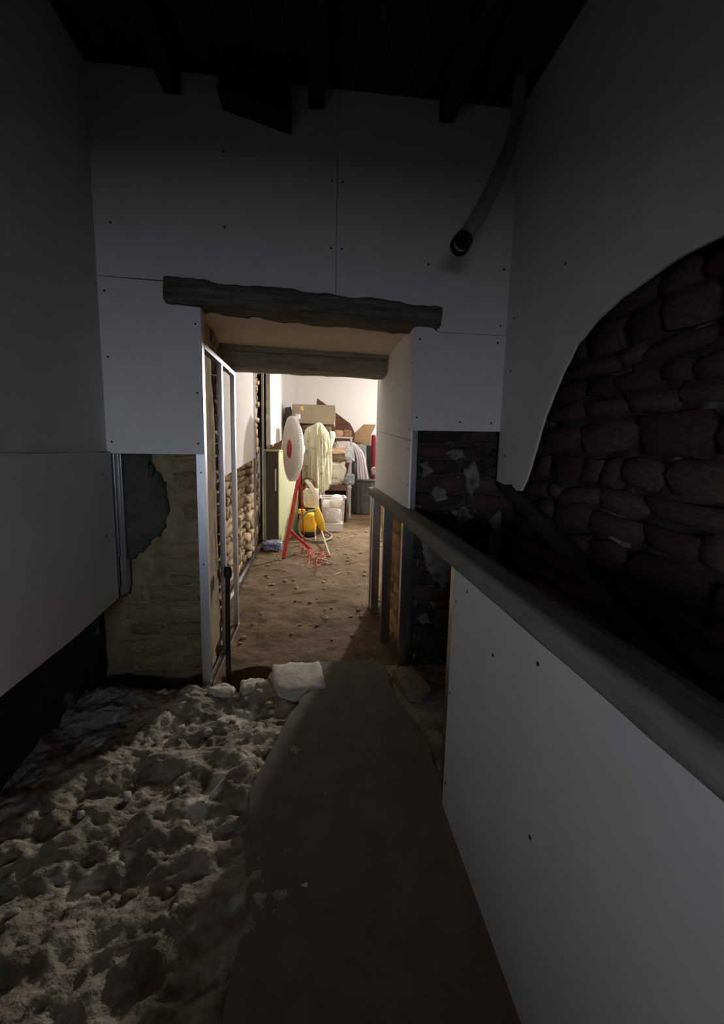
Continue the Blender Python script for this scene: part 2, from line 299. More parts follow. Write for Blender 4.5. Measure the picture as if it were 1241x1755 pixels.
# timbers over the opening
lt = beam('lintel_beam', LINTEL, None, (-.822, 2.775, 2.268), (.737, 2.775, 2.198), .25, .128, 3, .016, 60, .22, h1=.108)
tag(lt, 'rough dark timber lintel lying across the top of the opening', 'beam')
for ob in (lt,): ob['kind'] = 'structure'
MB().grid(20, 20, lambda a, b: Vector((-.80 + 1.5 * a, 2.86 + .90 * b, 2.205 - .035 * a + .008 * fbm((a * 1.5, b, 0), 3)))).build('soffit', SOFF, wf, True)
fb = beam('lintel_beam', mat('back_lintel_timber', (.15, .125, .095), (.30, .25, .19), 9, .9, .5, 24, stretch=(.5, 4, 4)), None, (-.80, 3.875, 2.150), (.70, 3.875, 2.135), .30, .205, 11, .012, 60, .12)
tag(fb, 'squared timber at the back of the opening under the soffit', 'beam', kind='structure')
beam('packing_timber', mat('mortared_timber', (.13, .115, .085), (.24, .21, .16), 9, .9, .4, 24, stretch=(.6, 4, 4)), fb, (-.80, 3.70, 2.195), (.70, 3.70, 2.18), .07, .075, 17, .008, 40, .1)
MB().box(-1.6, 3.6, 3.80, 4.0, 2.24, 3.6).build('masonry_core', WHITE, wf)
# left side of the opening: bare rubble behind the studs, ragged where it ends
rl = thing('wall_left_reveal', (-.74, 3.1, 0), 'bare lamplit rubble masonry behind the studs on the left of the opening', 'wall', kind='structure')
mortar('mortar_face', MORTAR, rl, (-.688, 2.80, -.3), (0, 1, 0), (0, 0, 1), .57, 2.55, .012)
stones(rl, (-.698, 3.23, -.2), (0, 1, 0), (0, 0, 1), .15, 2.4, SM, 12, .10, .075, .09, .02)
patch('plaster_face', MORTAR, rl, (-.698, 0, 0), (0, 1, 0), (0, 0, 1), [(2.79, -.1), (3.22, -.05), (3.22, .6), (3.21, 1.2), (3.18, 1.7), (3.10, 2.1), (2.79, 2.12)], 8, .02)
mortar('mortar_face', MORTAR, rl, (-.70, 3.375, -.3), (-1, 0, 0), (0, 0, 1), .86, 2.6)
# right side of the opening: boarded above the rail, bare below
rr = thing('wall_right_reveal', (.64, 3.5, 0), 'right side of the opening, boarded above the rail and bare stone below', 'wall', kind='structure')
p1 = MB().prism([(2.733, 1.04), (4.28, 1.04), (4.28, 1.60), (2.733, 1.478)], (.594, .6065), YZ).build('plasterboard_panel', WHITE, rr)  # lighter than the other boards: stands in for light on this side
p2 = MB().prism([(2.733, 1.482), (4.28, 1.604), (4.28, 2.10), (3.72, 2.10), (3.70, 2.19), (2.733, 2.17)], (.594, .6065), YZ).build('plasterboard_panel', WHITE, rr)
screws(p1, [(.594, 2.78, 1.2), (.594, 2.78, 1.43)], (-1, 0, 0)); screws(p2, [(.594, 2.78, 1.55), (.594, 2.78, 1.95)], (-1, 0, 0))
mortar('mortar_face', WARMLIT, rr, (.69, 4.34, -.3), (0, -1, 0), (0, 0, 1), 1.5, 1.36, .01)
MB().box(.61, .74, 2.92, 4.25, 1.06, 2.2).build('masonry_core', MORTAR, rr)
for (ob_n, pl, pv) in (('stone', 0, 0),):
    stones(rr, (.69, 4.2, -.2), (0, -1, 0), (0, 0, 1), 1.3, 1.2, SMO, 21, .26, .12, .08, .02)
# ---- side walls of the near room
wr = thing('wall_right', (1.3, 1.2, 0), 'dark rubble right wall with a plasterboard sheet cut to a curve', 'wall', kind='structure')
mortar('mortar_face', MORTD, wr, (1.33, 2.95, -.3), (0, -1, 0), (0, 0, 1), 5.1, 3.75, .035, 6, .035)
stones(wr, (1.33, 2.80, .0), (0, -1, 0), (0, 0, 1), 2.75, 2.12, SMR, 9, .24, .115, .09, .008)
curve = [(2.378, 1.205), (2.30, 1.33), (2.24, 1.47), (2.178, 1.60), (2.115, 1.70), (2.048, 1.795), (1.946, 1.905), (1.81, 1.975), (1.671, 2.015), (1.45, 2.05), (1.2, 2.05), (.95, 1.98), (.72, 1.82), (.55, 1.58), (.46, 1.30), (.42, 1.0), (.40, .6)]
cr = [Vector((a, b)) for a, b in curve]; cs = []
for i in range(len(cr) - 1):
    for k in range(4):
        q = cr[i].lerp(cr[i + 1], k / 4); cs.append((q.x + .008 * nz((q.x, q.y, 3), 14), q.y + .008 * nz((q.x, q.y, 8), 14)))
cs.append(tuple(cr[-1]))
poly = [(2.72, 3.36), (2.72, 1.24), (2.60, 1.225), (2.50, 1.235), (2.44, 1.205)] + cs + [(-2.0, .6), (-2.0, 3.36)]
b5 = MB().prism(poly, (1.160, 1.1725), YZ).build('plasterboard_panel', BOARD, wr)
screws(b5, [(1.16, 2.62, 1.4), (1.16, 2.62, 1.9), (1.16, 2.62, 2.2), (1.16, 2.1, 2.3)], (-1, 0, 0))
for yy in (2.60, 1.9, 1.3, .3, -.6, -1.5):
    MB().box(1.1725, 1.33, yy - .025, yy + .025, 2.10, 3.36).build('furring_strip', DARKWOOD, wr)
tb = beam('handrail_timber', DARKWOOD, None, (1.19, 2.70, 1.24), (1.19, .9, .62), .06, .075, 5, .006, 30, .2)
tag(tb, 'dark timber rail sloping down along the rubble right wall', 'rail')
wl = thing('wall_left', (-1.2, .5, 0), 'plasterboard left wall ending above the floor', 'wall', kind='structure')
mortar('mortar_face', MORTD, wl, (-1.30, -2.1, -.3), (0, 1, 0), (0, 0, 1), 5.0, 3.75, .015, 6, .06)
MB().box(-1.1975, -1.185, -2.0, YF, 1.372, 3.36).build('plasterboard_panel', BOARD, wl)
b6 = MB().prism([(2.715, .50), (2.715, 1.369), (-2.0, 1.369), (-2.0, .47), (2.2, .47)], (-1.175, -1.1625), YZ).build('plasterboard_panel', BOARD, wl)
screws(b6, [(-1.1625, 2.6, .9), (-1.1625, 2.6, 1.25)], (1, 0, 0))
MB().box(-1.30, -1.20, -2.0, 2.7, 1.36, 1.40).build('furring_strip', STEEL, wl)
ss = thing('corner_studs', (-1.15, YF, .55), 'ribbed steel studs standing in the left corner below the board', 'stud frame')
stud('stud', ss, -1.190, -1.152, 2.735, .56, 1.362, .045, ribs=2); stud('stud', ss, -1.150, -1.118, 2.742, .56, 1.362, .045, ribs=2)
MB().prism([(2.735, .50), (2.735, .75), (2.78, .75), (2.78, .55)], (-1.16, -1.12), YZ).build('bracket', STEEL, ss)
# ---- back of the near room: unseen slot, shaped to narrow the daylight to a band
wb = thing('wall_back', (0, -2.3, 0), 'unseen wall behind the viewer, thick and slotted to narrow the daylight', 'wall', kind='structure')
for q in ((-1.5, -1.12, -.3, 3.6), (.08, 1.5, -.3, 3.6)): MB().box(q[0], q[1], -2.75, -2.0, q[2], q[3]).build('masonry_core', MORTD, wb)
MB().box(-1.12, .08, -2.75, -2.0, -.3, 1.03).build('masonry_core', MORTD, wb); MB().box(-1.12, .08, -2.75, -2.0, 1.31, 3.6).build('masonry_core', MORTD, wb)
# ---- ceiling of the near room
cl = thing('ceiling', (0, .5, 3.36), 'dark boarded ceiling over the near room', 'ceiling', kind='structure')
for i in range(17):
    x = -1.30 + i * .165; MB().box(x, x + .158, -2.1, 2.9, 3.36 + .004 * (i % 3), 3.40).build('board', CEIL, cl)
for x in (-.75, .0, .72): beam('joist', DARKWOOD, cl, (x, -2.05, 3.30), (x, 2.70, 3.30), .09, .13, x * 9, .006, 30, .1)
bk = MB().prism([(-.50, 3.195), (-.48, 3.31), (-.13, 3.27), (-.135, 3.105)], (2.56, 2.715), XZ).build('wall_bracket', DARKWOOD, None, bevel=.006)
tag(bk, 'dark timber block fixed high on the near wall', 'timber block')
# ---- floors
edge = [(-1.4, 2.60), (-.594, 2.579), (-.498, 2.614), (-.431, 2.568), (-.38, 2.648), (-.259, 2.699), (-.236, 2.639), (-.205, 2.711), (-.096, 2.773), (.038, 2.789), (.10, 2.80)]
fl = thing('floor', (0, .3, 0), 'rough rubbly ground of the near room', 'floor', kind='structure')
def gh(x, y):
    k = 1 - max(0, min(1, (x + .05) / .2)); r_ = fbm((x, y, 2), 3.2, 5); rd = 1 - abs(fbm((x, y, 7), 4.5, 4)) * 2.2
    d = .050 * r_ + .022 * rd - .045 + .008 * (1 - 2.5 * abs(fbm((x, y, 3), 12, 4))) + .006 * fbm((x, y, 4), 36, 2)
    if x > .1: d = -.06 + .02 * r_
    return d * (.45 + .55 * k)
def gp(a, b):
    x = -1.40 + 2.75 * a; ye = interp(edge, x) if x < .1 else 2.80
    if b > .985: return Vector((x, ye + .015, -.32))
    t = b / .985; y = -2.1 + (ye + 2.1) * (t ** .6); return Vector((x, y, gh(x, y)))
MB().grid(230, 300, gp).build('ground', GROUND, fl, True)
slabpts = [(.03, 2.80), (.077, 2.811), (.25, 2.825), (.44, 2.83), (.47, 2.77), (.488, 2.666), (.478, 2.50), (.483, 2.328), (.52, 2.17), (.554, 2.055), (.575, 1.93), (.562, 1.80), (.585, 1.65), (.555, 1.4), (.56, .8), (.56, -2.0), (-.20, -2.0), (-.24, .6), (-.20, 1.2), (-.26, 1.7), (-.16, 2.1), (-.04, 2.45)]
sp = []
for i in range(len(slabpts)):
    a, b = Vector(slabpts[i]), Vector(slabpts[(i + 1) % len(slabpts)])
    for k in range(5): q = a.lerp(b, k / 5); sp.append((q.x + .012 * nz((q.x, q.y, 5), 12), q.y + .012 * nz((q.x, q.y, 9), 12)))
sl = MB().prism(sp, (-.2, .004), XY).build('slab', SLAB, fl, bevel=.008)
# pale broken stones at the edge of the step
def block(name, M, c, s, rz, seed, label, cat, tilt=0, group=None):
    me = stone_mesh(seed, M, 8, .02, .38)
    for v in me.vertices: v.co *= 1 + .16 * fbm(v.co + Vector((seed, 0, 0)), 2.2, 3) + .10 * fbm(v.co + Vector((0, seed, 0)), 6, 3)
    ob = bpy.data.objects.new(name, me); C.objects.link(ob)
    ob.location = c; ob.scale = s; ob.rotation_euler = (tilt, tilt * .6, rz); return tag(ob, label, cat, group)
block('step_stone', CHALK, (-.085, 2.61, -.05), (.33, .36, .16), .12, 51, 'pale broken stone at the lamplit edge of the step', 'stone', .03)
block('step_stone', CHALK, (-.355, 2.60, -.075), (.16, .13, .13), .2, 52, 'small tan stone on the step edge beside the dark hole', 'stone', -.03)
block('step_stone', CHALK, (-.535, 2.55, -.075), (.15, .11, .13), -.15, 53, 'small stone on the step edge nearest the left stud', 'stone', .02)
block('loose_stone', STONE, (.60, 2.50, -.01), (.17, .27, .13), .18, 54, 'squared loose stone lying in the dark beside the slab', 'stone', .04)
ff = thing('floor_far_room', (1, 7, ZF), 'trodden brown earth floor of the lit room', 'floor', kind='structure')
def eh(x, y):
    z = ZF + .02 * fbm((x, y, 1), 1.6, 5) + .006 * fbm((x, y, 5), 9, 3)
    d = math.hypot((x + .40) / .17, (y - 2.82) / .16)
    if d < 1.15: z -= .30 * max(0, min(1, (1.15 - d) / .22))
    return z
def ep(a, b):
    x = -1.0 + 4.6 * (a ** 1.25); y = 2.55 + 9.85 * (b ** 1.6); return Vector((x, y, eh(x, y)))
MB().grid(150, 260, ep).build('earth', EARTH, ff, True)

# ================================================================== the lit room beyond
wz = thing('wall_back_far_room', (1.4, 12.3, 0), 'white painted end wall of the lit room', 'wall', kind='structure')
MB().box(-.75, 3.6, 12.30, 12.45, -.3, 3.5).build('wall_face', WHITE, wz)
wq = MB().box(3.45, 3.6, 4.0, 12.4, -.3, 3.5).build('wall_right_far_room', WHITE); tag(wq, 'white right wall of the lit room', 'wall', kind='structure')
wn = MB().box(.745, 3.5, 4.18, 4.26, -.3, 3.5).build('wall_front_far_room', WHITE); tag(wn, 'white wall beside the opening on the lit side', 'wall', kind='structure')
wc = MB().box(-1.7, 3.6, 3.9, 12.45, 3.45, 3.6).build('ceiling_far_room', WHITE); tag(wc, 'white ceiling of the lit room', 'ceiling', kind='structure')
wx = thing('wall_left_far_room', (-.85, 6, 0), 'left wall of the lit room, half boarded over steel studs and rubble', 'wall', kind='structure')
mortar('mortar_face', MORTAR, wx, (-.93, 3.40, -.3), (0, 1, 0), (0, 0, 1), 3.88, 3.75, .035, 7, .04)
MB().box(-1.15, -.97, 3.4, 7.3, -.3, 3.5).build('masonry_core', MORTAR, wx)
stones(wx, (-.93, 3.6, -.15), (0, 1, 0), (0, 0, 1), 2.5, 1.35, SM, 33, .22, .10, .10, .02)
stones(wx, (-.90, 6.12, -.15), (0, 1, 0), (0, 0, 1), 1.12, 3.0, SM, 34, .22, .11, .12, .035)
bl = MB().prism([(3.92, 1.145), (4.9, 1.20), (6.08, 1.27), (6.08, 3.45), (3.92, 3.45)], (-.800, -.7875), YZ).build('plasterboard_panel', BOARD, wx)
fs_ = thing('stud_frame', (-.8, 5.5, ZF), 'steel stud partition along the left wall of the lit room', 'stud frame')
def fstud(y, z0, z1, d=.05):
    mb = MB(); mb.box(-.80, -.77, y, y + .002, z0, z1); mb.box(-.772, -.77, y + .002, y + d, z0, z1); mb.box(-.80, -.798, y + .002, y + d, z0, z1); mb.build('stud', STEEL, fs_)
fstud(4.56, ZF, 1.17, .06); fstud(6.06, ZF, 3.4); fstud(7.06, ZF, 3.4)
mb = MB(); mb.box(-.842, -.77, 4.0, 7.08, ZF - .01, ZF + .006); mb.box(-.772, -.770, 4.0, 7.08, ZF, ZF + .04); mb.box(-.842, -.840, 4.0, 7.08, ZF, ZF + .04); mb.build('floor_track', STEEL, fs_)
# slanting end of the left wall with a tall dark gap
sd = Vector((.30, 5.10, 0)).normalized(); sn = Vector((sd.y, -sd.x, 0)); s0 = Vector((-.77, 7.20, 0))
def SL(u, v, w_): q = s0 + sd * u + sn * w_; return Vector((q.x, q.y, v))
MB().prism([(.60, 1.46), (1.3, 1.50), (5.2, 1.60), (5.2, 3.5), (.60, 3.5)], (-.0125, 0), SL).build('plasterboard_panel', BOARD, wx)
MB().prism([(.0, -.3), (5.2, -.3), (5.2, 3.5), (.0, 3.5)], (-.30, -.24), SL).build('cavity_back', DGREY, wx)
for u in (.56,): MB().prism([(u, -.1), (u + .05, -.1), (u + .05, 3.4), (u, 3.4)], (-.07, -.014), SL).build('cavity_stud', STEEL, wx)
MB().prism([(1.0, -.2), (5.2, -.2), (5.2, 1.5), (1.0, 1.5)], (-.10, -.03), SL).build('masonry_core', MORTAR, wx)

# ================================================================== knee wall with its rail
kw = thing('knee_wall', (.57, 1.5, 0), 'half height partition with timber rail and plasterboard, right of the slab', 'partition')
beam('rail', RAILW, kw, (.575, 4.26, 1.028), (.575, -.5, 1.012), .105, .062, 2, .003, 80, .06)
def kstud(y, z0, z1=.99, d=.05, xa=.540, xb=.610):
    mb = MB(); mb.box(xa, xb, y, y + .002, z0, z1); mb.box(xa, xa + .002, y + .002, y + d, z0, z1); mb.box(xb - .002, xb, y + .002, y + d, z0, z1)
    mb.box(xa + .002, xa + .01, y + d - .002, y + d, z0, z1); return mb.build('stud', STEEL, kw)
kstud(4.10, ZF - .02, d=.06); kstud(3.95, ZF - .02, d=.05); kstud(3.33, ZF - .02); kstud(1.60, -.02, d=.045); kstud(.95, -.02); kstud(.35, -.02); kstud(-.25, -.02)
stud('stud', kw, .608, .640, 2.735, -.06, 1.545, .05)
stud('stud', kw, .560, .606, 2.70, -.05, .985, .05)
kb = MB().prism([(1.565, .985), (1.565, 0.0), (-.5, 0.0), (-.5, .985)], (.527, .5395), YZ).build('plasterboard_panel', BOARD, kw)
screws(kb, [(.527, 1.42, .945), (.527, 1.53, .87), (.527, 1.545, .50), (.527, 1.18, .83), (.527, .93, .93), (.527, .90, .5), (.527, 1.54, .12)], (-1, 0, 0), .0055)
# ---- pipes
pp = smoothpath([(.655, 2.10, 2.35), (.735, 2.18, 2.475), (.808, 2.25, 2.597), (.889, 2.33, 2.755), (.977, 2.42, 2.942), (1.046, 2.5, 3.14), (1.07, 2.53, 3.36)], 10)
pv = thing('ceiling_pipe', (1.07, 2.53, 3.3), 'grey flexible pipe hanging from the ceiling with a black open end', 'pipe')
mb = MB(); mb.tube(pp, [.036 * (1 + .035 * math.sin(i * 2.6)) for i in range(len(pp))], 16, False); mb.build('hose', PIPE, pv, True)
d0 = (Vector(pp[0]) - Vector(pp[1])).normalized(); MB().lathe([(.040, .03), (.044, .02), (.044, -.035), (.036, -.04)], pp[0], d0, 20).build('collar', BLACK, pv, True)
MB().lathe([(0, -.02), (.04, -.02), (.041, .028)], pp[0], d0, 20).build('end_shade', BLACK, pv)  # black cup that paints the shade inside the open end
bp_ = thing('black_pipe', (-.56, 2.98, ZF), 'black plastic pipe standing up from the hole by the left studs', 'pipe')
MB().tube(smoothpath([(-.535, 2.80, -.40), (-.555, 2.86, -.05), (-.585, 3.02, .25), (-.60, 3.12, .42), (-.605, 3.16, .52)], 6), .017, 12).build('tube', BLACK, bp_, True)
MB().lathe([(0, -.03), (.028, -.03), (.03, 0), (.028, .045), (.018, .05), (0, .05)], (-.605, 3.16, .52), (0, .2, 1), 14).build('end_cap', BLACK, bp_, True)

# ================================================================== things in the lit room
def lump(name, M, c, s, seed, label, cat, amp=.22, group=None, parent=None, fs=2.2, flat=.55):
    """a heap of cloth: rounded block with sharp folds, flat underneath; c = centre of its base"""
    c = Vector(c); nu, nv = 80, 40; vs = []
    for j in range(nv + 1):
        th = PI * j / nv
        for i in range(nu):
            ph = 2 * PI * i / nu; d = Vector((math.sin(th) * math.cos(ph), math.sin(th) * math.sin(ph), math.cos(th)))
            e = lambda t: math.copysign(abs(t) ** flat, t)
            q = Vector((e(d.x), e(d.y), e(d.z)))
            wv = noise.noise(d * fs + Vector((seed, seed * .7, 0))); f1 = 1 - abs(noise.noise(Vector((d.x * 1.6, d.y * 1.6, d.z * .7)) * fs * 1.5 + Vector((seed * 3 + wv * 1.5, 0, seed))))
            f2 = 1 - abs(noise.noise(d * fs * 3.4 + Vector((seed, wv * 2, seed * 2)))); k = 1 + amp * (wv * .9 + (f1 - .75) * 1.2 + (f2 - .7) * .45)
            q = q * k * .5; q.z = max(q.z, -.5)
            vs.append(c + Vector((q.x * s[0], q.y * s[1], (q.z + .5) * s[2])))
    fs_l = [(j * nu + i, j * nu + (i + 1) % nu, (j + 1) * nu + (i + 1) % nu, (j + 1) * nu + i) for j in range(nv) for i in range(nu)]
    ob = MB().add(vs, fs_l).build(name, M, parent, True, origin=c); return tag(ob, label, cat, group) if label else ob
def rbox(c, rz): return Matrix.Translation(Vector(c)) @ Matrix.Rotation(rz, 4, 'Z')
# ---- pale green cupboard
cA = Vector((-.545, 7.10, ZF)); ca = math.atan2(.27, .9); MX = Matrix.Translation(cA) @ Matrix.Rotation(-ca, 4, 'Z')   # local: +y along the lit face, -x back
cb = thing('cupboard', (-.62, 7.4, ZF), 'tall pale green cupboard standing behind the fan', 'cupboard')
H = 1.47
MB().box(-.018, 0, 0, .95, .0, H, MX).build('side_panel', GREEN, cb, bevel=.004)
MB().box(-.25, -.232, 0, .95, .0, H, MX).build('side_panel', GREEN, cb, bevel=.004)
MB().box(-.262, .012, -.012, .96, H, H + .03, MX).build('top', GREEN, cb, bevel=.005)
MB().box(-.232, -.018, .93, .95, .0, H, MX).build('back_panel', DGREY, cb)
MB().box(-.232, -.018, .035, .05, .04, H, MX).build('door', DGREY, cb)  # shaded side of the green cupboard, dark by its colour
MB().box(-.075, -.05, .015, .035, .85, 1.2, MX).build('handle', CREAM, cb, bevel=.003)
MB().box(-.232, -.018, .0, .93, .0, .04, MX).build('plinth', DGREY, cb)
wg = MB().prism([(-.17, 0), (.03, 0), (.05, .17), (.0, .13)], (7.35, 7.55), XZ)
wg.v = [v + Vector((-.56, .05, ZF + H + .03)) for v in wg.v]; tag(wg.build('timber_offcut', WALNUT), 'brown wedge of timber lying on the green cupboard', 'timber')
# ---- fan
fc = Vector((-.335, 6.45, 1.40)); fn = Vector((-.95, -.30, .0)).normalized()
fan = thing('fan', (-.25, 6.5, ZF), 'large white round fan with a red hub on thin red legs', 'fan')
MB().lathe([(0, .012), (.14, .012), (.30, .010), (.40, .006), (.425, -.004), (.425, -.012), (.0, -.008)], fc, fn, 64).build('front_disc', FANW, fan, True)
MB().lathe([(0, .030), (.06, .029), (.11, .024), (.132, .014), (.135, .008)], fc, fn, 32).build('hub', HUBR, fan, True)
mb = MB(); mb.lathe([(.425, -.004), (.452, -.006), (.456, -.02), (.452, -.05), (.44, -.056), (.42, -.05), (.425, -.004)], fc, fn, 96)
mb.build('rim', FANW, fan, True)
mb = MB(); ua = Vector((0, 0, 1)); ub = fn.cross(ua)
for k in range(84):
    t = 2 * PI * k / 84; d = ua * math.cos(t) + ub * math.sin(t); tg = -ua * math.sin(t) + ub * math.cos(t)
    Mx = Matrix((tg, d, fn)).transposed().to_4x4(); Mx.translation = fc + d * .447 - fn * .02
    mb.box(-.004, .004, -.035, .014, -.035, .022, Mx)
mb.build('guard_ribs', FANW, fan)
MB().lathe([(0, -.01), (.09, -.01), (.10, -.05), (.095, -.17), (.06, -.20), (0, -.20)], fc, fn, 24).build('motor', FANW, fan, True)
MB().lathe([(.425, -.05), (.38, -.09), (.25, -.11), (.09, -.115)], fc, fn, 48).build('rear_guard', FANW, fan, True)
ap = Vector((-.205, 6.50, 1.06))
MB().tube([fc - fn * .13, fc - fn * .13 + Vector((0, 0, -.2)), ap], .018, 10).build('pole', RED, fan, True)
MB().lathe([(0, -.03), (.035, -.03), (.035, .04), (0, .04)], (-.23, 6.46, 1.85), (0, 0, 1), 14).build('top_knob', FANW, fan, True)
def flat_leg(nm, a, b, w0=.028, th=.010):
    a, b = Vector(a), Vector(b); t = (b - a).normalized(); s_ = t.cross(Vector((0, -1, .05))).normalized(); u_ = s_.cross(t); mb = MB()
    Mx = Matrix((s_, u_, t)).transposed().to_4x4(); Mx.translation = a; mb.box(-w0, w0, -th, th, 0, (b - a).length, Mx); return mb.build(nm, RED, fan, bevel=.004)
flat_leg('leg', ap, (-.411, 6.143, ZF), .026); flat_leg('leg', ap, (-.14, 7.05, ZF), .009, .009); flat_leg('leg', (-.345, 6.25, .27), (-.03, 6.62, ZF + .01), .022)
# ---- red netting, twigs and litter on the earth
def crand(seed): return random.Random(seed)
r_ = crand(5); mb = MB()
for i in range(26):
    x, y = r_.gauss(.0, .07), r_.gauss(6.15, .22); pts = []
    a = r_.uniform(0, 6.3)
    for k in range(6):
        pts.append((x, y, eh(x, y) + .012 + .05 * abs(math.sin(k * 1.3 + i)) * r_.random())); a += r_.uniform(-.9, .9); x += .045 * math.cos(a); y += .10 * math.sin(a)
    mb.tube(smoothpath(pts, 3), .0055, 5)
tag(mb.build('plastic_netting', NETR, None, True), 'tangle of red plastic netting on the floor below the fan', 'netting')
def twig(pts, rad, M, name, label, cat, group=None):
    return tag(MB().tube(smoothpath(pts, 4), [rad * (1 - .03 * i) for i in range(len(pts) * 4 - 3)], 8).build(name, M, None, True), label, cat, group)
twig([(.236, 6.2, ZF + .02), (.19, 6.8, ZF + .07), (.14, 7.4, ZF + .15)], .018, STICK, 'broom_stick', 'pale wooden broom stick leaning from the floor into the yellow cleaner', 'stick')
twig([(.04, 7.25, ZF + .02), (.035, 7.45, ZF + .06), (.03, 7.60, ZF + .16)], .013, STICK, 'wooden_stick', 'short pale stick standing inside the loop of grey hose', 'stick')
twig([(.05, 6.03, ZF + .02), (.15, 5.93, ZF + .03), (.26, 5.84, ZF + .015)], .014, STICK, 'branch', 'pale curved branch lying beside the red netting', 'branch')
for i, (x, y, a, l) in enumerate([(-.15, 4.65, .5, .16), (.15, 4.35, .05, .2), (.5, 6.9, .4, .3), (.62, 7.6, .9, .25), (.3, 5.4, 1.0, .18), (-.42, 5.5, 2.6, .2), (-.3, 5.25, .3, .22), (.52, 5.9, .5, .2), (.1, 3.9, 2.2, .12)]):
    c_, s_ = math.cos(a) * l / 2, math.sin(a) * l / 2
    twig([(x - c_, y - s_, eh(x - c_, y - s_) + .008), (x + .02, y, eh(x, y) + .014), (x + c_, y + s_, eh(x + c_, y + s_) + .008)], .006, STICK, 'twig', 'thin straw coloured twig on the earth floor', 'twig', 'twigs on the earth floor')
r_ = crand(9); pm = [stone_mesh(60 + i, STONE, 2, .12, .6) for i in range(4)]
for i in range(110):
    x = r_.uniform(-.6, 1.2); y = r_.uniform(2.95, 8.5)
    if -.45 < x < .3 and 7.0 < y: continue
    s_ = r_.uniform(.012, .04); ob = bpy.data.objects.new('pebble', pm[i % 4]); C.objects.link(ob); ob.location = (x, y, eh(x, y) + s_ * .22)
    ob.scale = (s_ * 1.3, s_, s_ * .7); ob.rotation_euler = (0, 0, r_.uniform(0, 6)); tag(ob, 'small brown crumb of stone lying on the earth floor', 'pebble', 'pebbles on the earth floor')
r_ = crand(19)
for i in range(26):
    x = r_.uniform(-1.0, -.15); y = 1.2 + 1.35 * r_.random(); s_ = r_.uniform(.012, .04)
    ob = bpy.data.objects.new('rubble_chip', (pm + SMC)[i % 8]); C.objects.link(ob); ob.location = (x, y, gh(x, y) + s_ * .2); ob.scale = (s_ * 1.3, s_, s_ * .7); ob.rotation_euler = (r_.uniform(-.2, .2), 0, r_.uniform(0, 6))
    tag(ob, 'chip of rubble lying on the rough near ground', 'rubble', 'rubble chips on the near ground')
lump('plastic_bag', BLUEBAG, (-.615, 6.70, ZF), (.27, .30, .12), 4.2, 'crumpled dark blue plastic bag at the foot of the green cupboard', 'bag', .35)
# ---- yellow cleaner with its hose
vc = thing('vacuum_cleaner', (-.09, 7.75, ZF), 'yellow drum cleaner with a loop of grey hose', 'vacuum cleaner')
MB().lathe([(0, 0), (.12, 0), (.135, .03), (.135, .09), (.12, .10)], (-.09, 7.75, ZF), (0, 0, 1), 28).build('base', BLACK, vc, True)
MB().lathe([(.12, .09), (.145, .11), (.150, .20), (.146, .36), (.135, .41), (.09, .43), (0, .435)], (-.09, 7.75, ZF), (-.02, -.05, 1), 32).build('drum', YEL, vc, True)
MB().box(-.26, -.14, 7.60, 7.72, .29, .37).build('latch', YEL, vc, bevel=.015)
mb = MB(); vs = []; nn = 14
for i in range(nn + 1):
    t = i / nn; c_ = Vector((.055 + .115 * t ** 1.3, 7.60 - .05 * math.sin(PI * t), .40 - .40 * t)); wd2 = .035 + .038 * math.sin(PI * min(1, t * 1.1)) ; th_ = .028
    for k in range(12):
        a = 2 * PI * k / 12; vs.append(c_ + Vector((math.cos(a) * wd2, math.sin(a) * th_, math.cos(a) * .015)))
mb.add(vs, [(i * 12 + k, i * 12 + (k + 1) % 12, (i + 1) * 12 + (k + 1) % 12, (i + 1) * 12 + k) for i in range(nn) for k in range(12)] + [tuple(range(12))[::-1], tuple(range(nn * 12, nn * 12 + 12))])
mb.build('scoop_nozzle', YEL, vc, True)
hp = smoothpath([(.03, 7.56, .36), (-.10, 7.50, .345), (-.22, 7.42, .22), (-.235, 7.36, .05), (-.16, 7.28, -.06), (-.03, 7.18, ZF + .03), (.10, 7.14, ZF + .03), (.22, 7.24, ZF + .03), (.31, 7.46, ZF + .03), (.31, 7.66, ZF + .035), (.24, 7.80, ZF + .06), (.18, 7.82, ZF + .10)], 8)
MB().tube(hp, [.021 * (1 + .06 * math.sin(i * 2.2)) for i in range(len(hp))], 12).build('hose', HOSE, vc, True)
# ---- clear tub and what is in it, on a flat white box
x0, x1, y0, y1, z0, z1 = .145, .585, 8.16, 8.54, .04, .53
wbx = thing('flat_box', (.365, 8.35, ZF), 'flat white box on the floor under the clear tub', 'box')
MB().box(.17, .55, 8.16, 8.54, ZF, .01).build('body', PALEBOX, wbx, bevel=.006); MB().box(.165, .555, 8.155, 8.545, .0, .035).build('lid', PALEBOX, wbx, bevel=.006)
tb_ = thing('storage_tub', (.365, 8.35, .035), 'clear plastic storage tub full of white household things', 'tub')
t_ = .006; mb = MB()
def taper(v): k = 1 - .10 * (z1 - v.z) / (z1 - z0); return Vector((.365 + (v.x - .365) * k, 8.35 + (v.y - 8.35) * k, v.z))
mb.box(x0, x1, y0, y0 + t_, z0, z1); mb.box(x0, x1, y1 - t_, y1, z0, z1); mb.box(x0, x0 + t_, y0, y1, z0, z1); mb.box(x1 - t_, x1, y0, y1, z0, z1); mb.box(x0, x1, y0, y1, z0, z0 + t_)
mb.v = [taper(v) for v in mb.v]; mb.build('shell', TUB, tb_)
mb = MB(); mb.box(x0 - .02, x1 + .02, y0 - .02, y0, z1 - .02, z1); mb.box(x0 - .02, x1 + .02, y1, y1 + .02, z1 - .02, z1); mb.box(x0 - .02, x0, y0, y1, z1 - .02, z1); mb.box(x1, x1 + .02, y0, y1, z1 - .02, z1); mb.build('lip', WMETAL, tb_, bevel=.004)
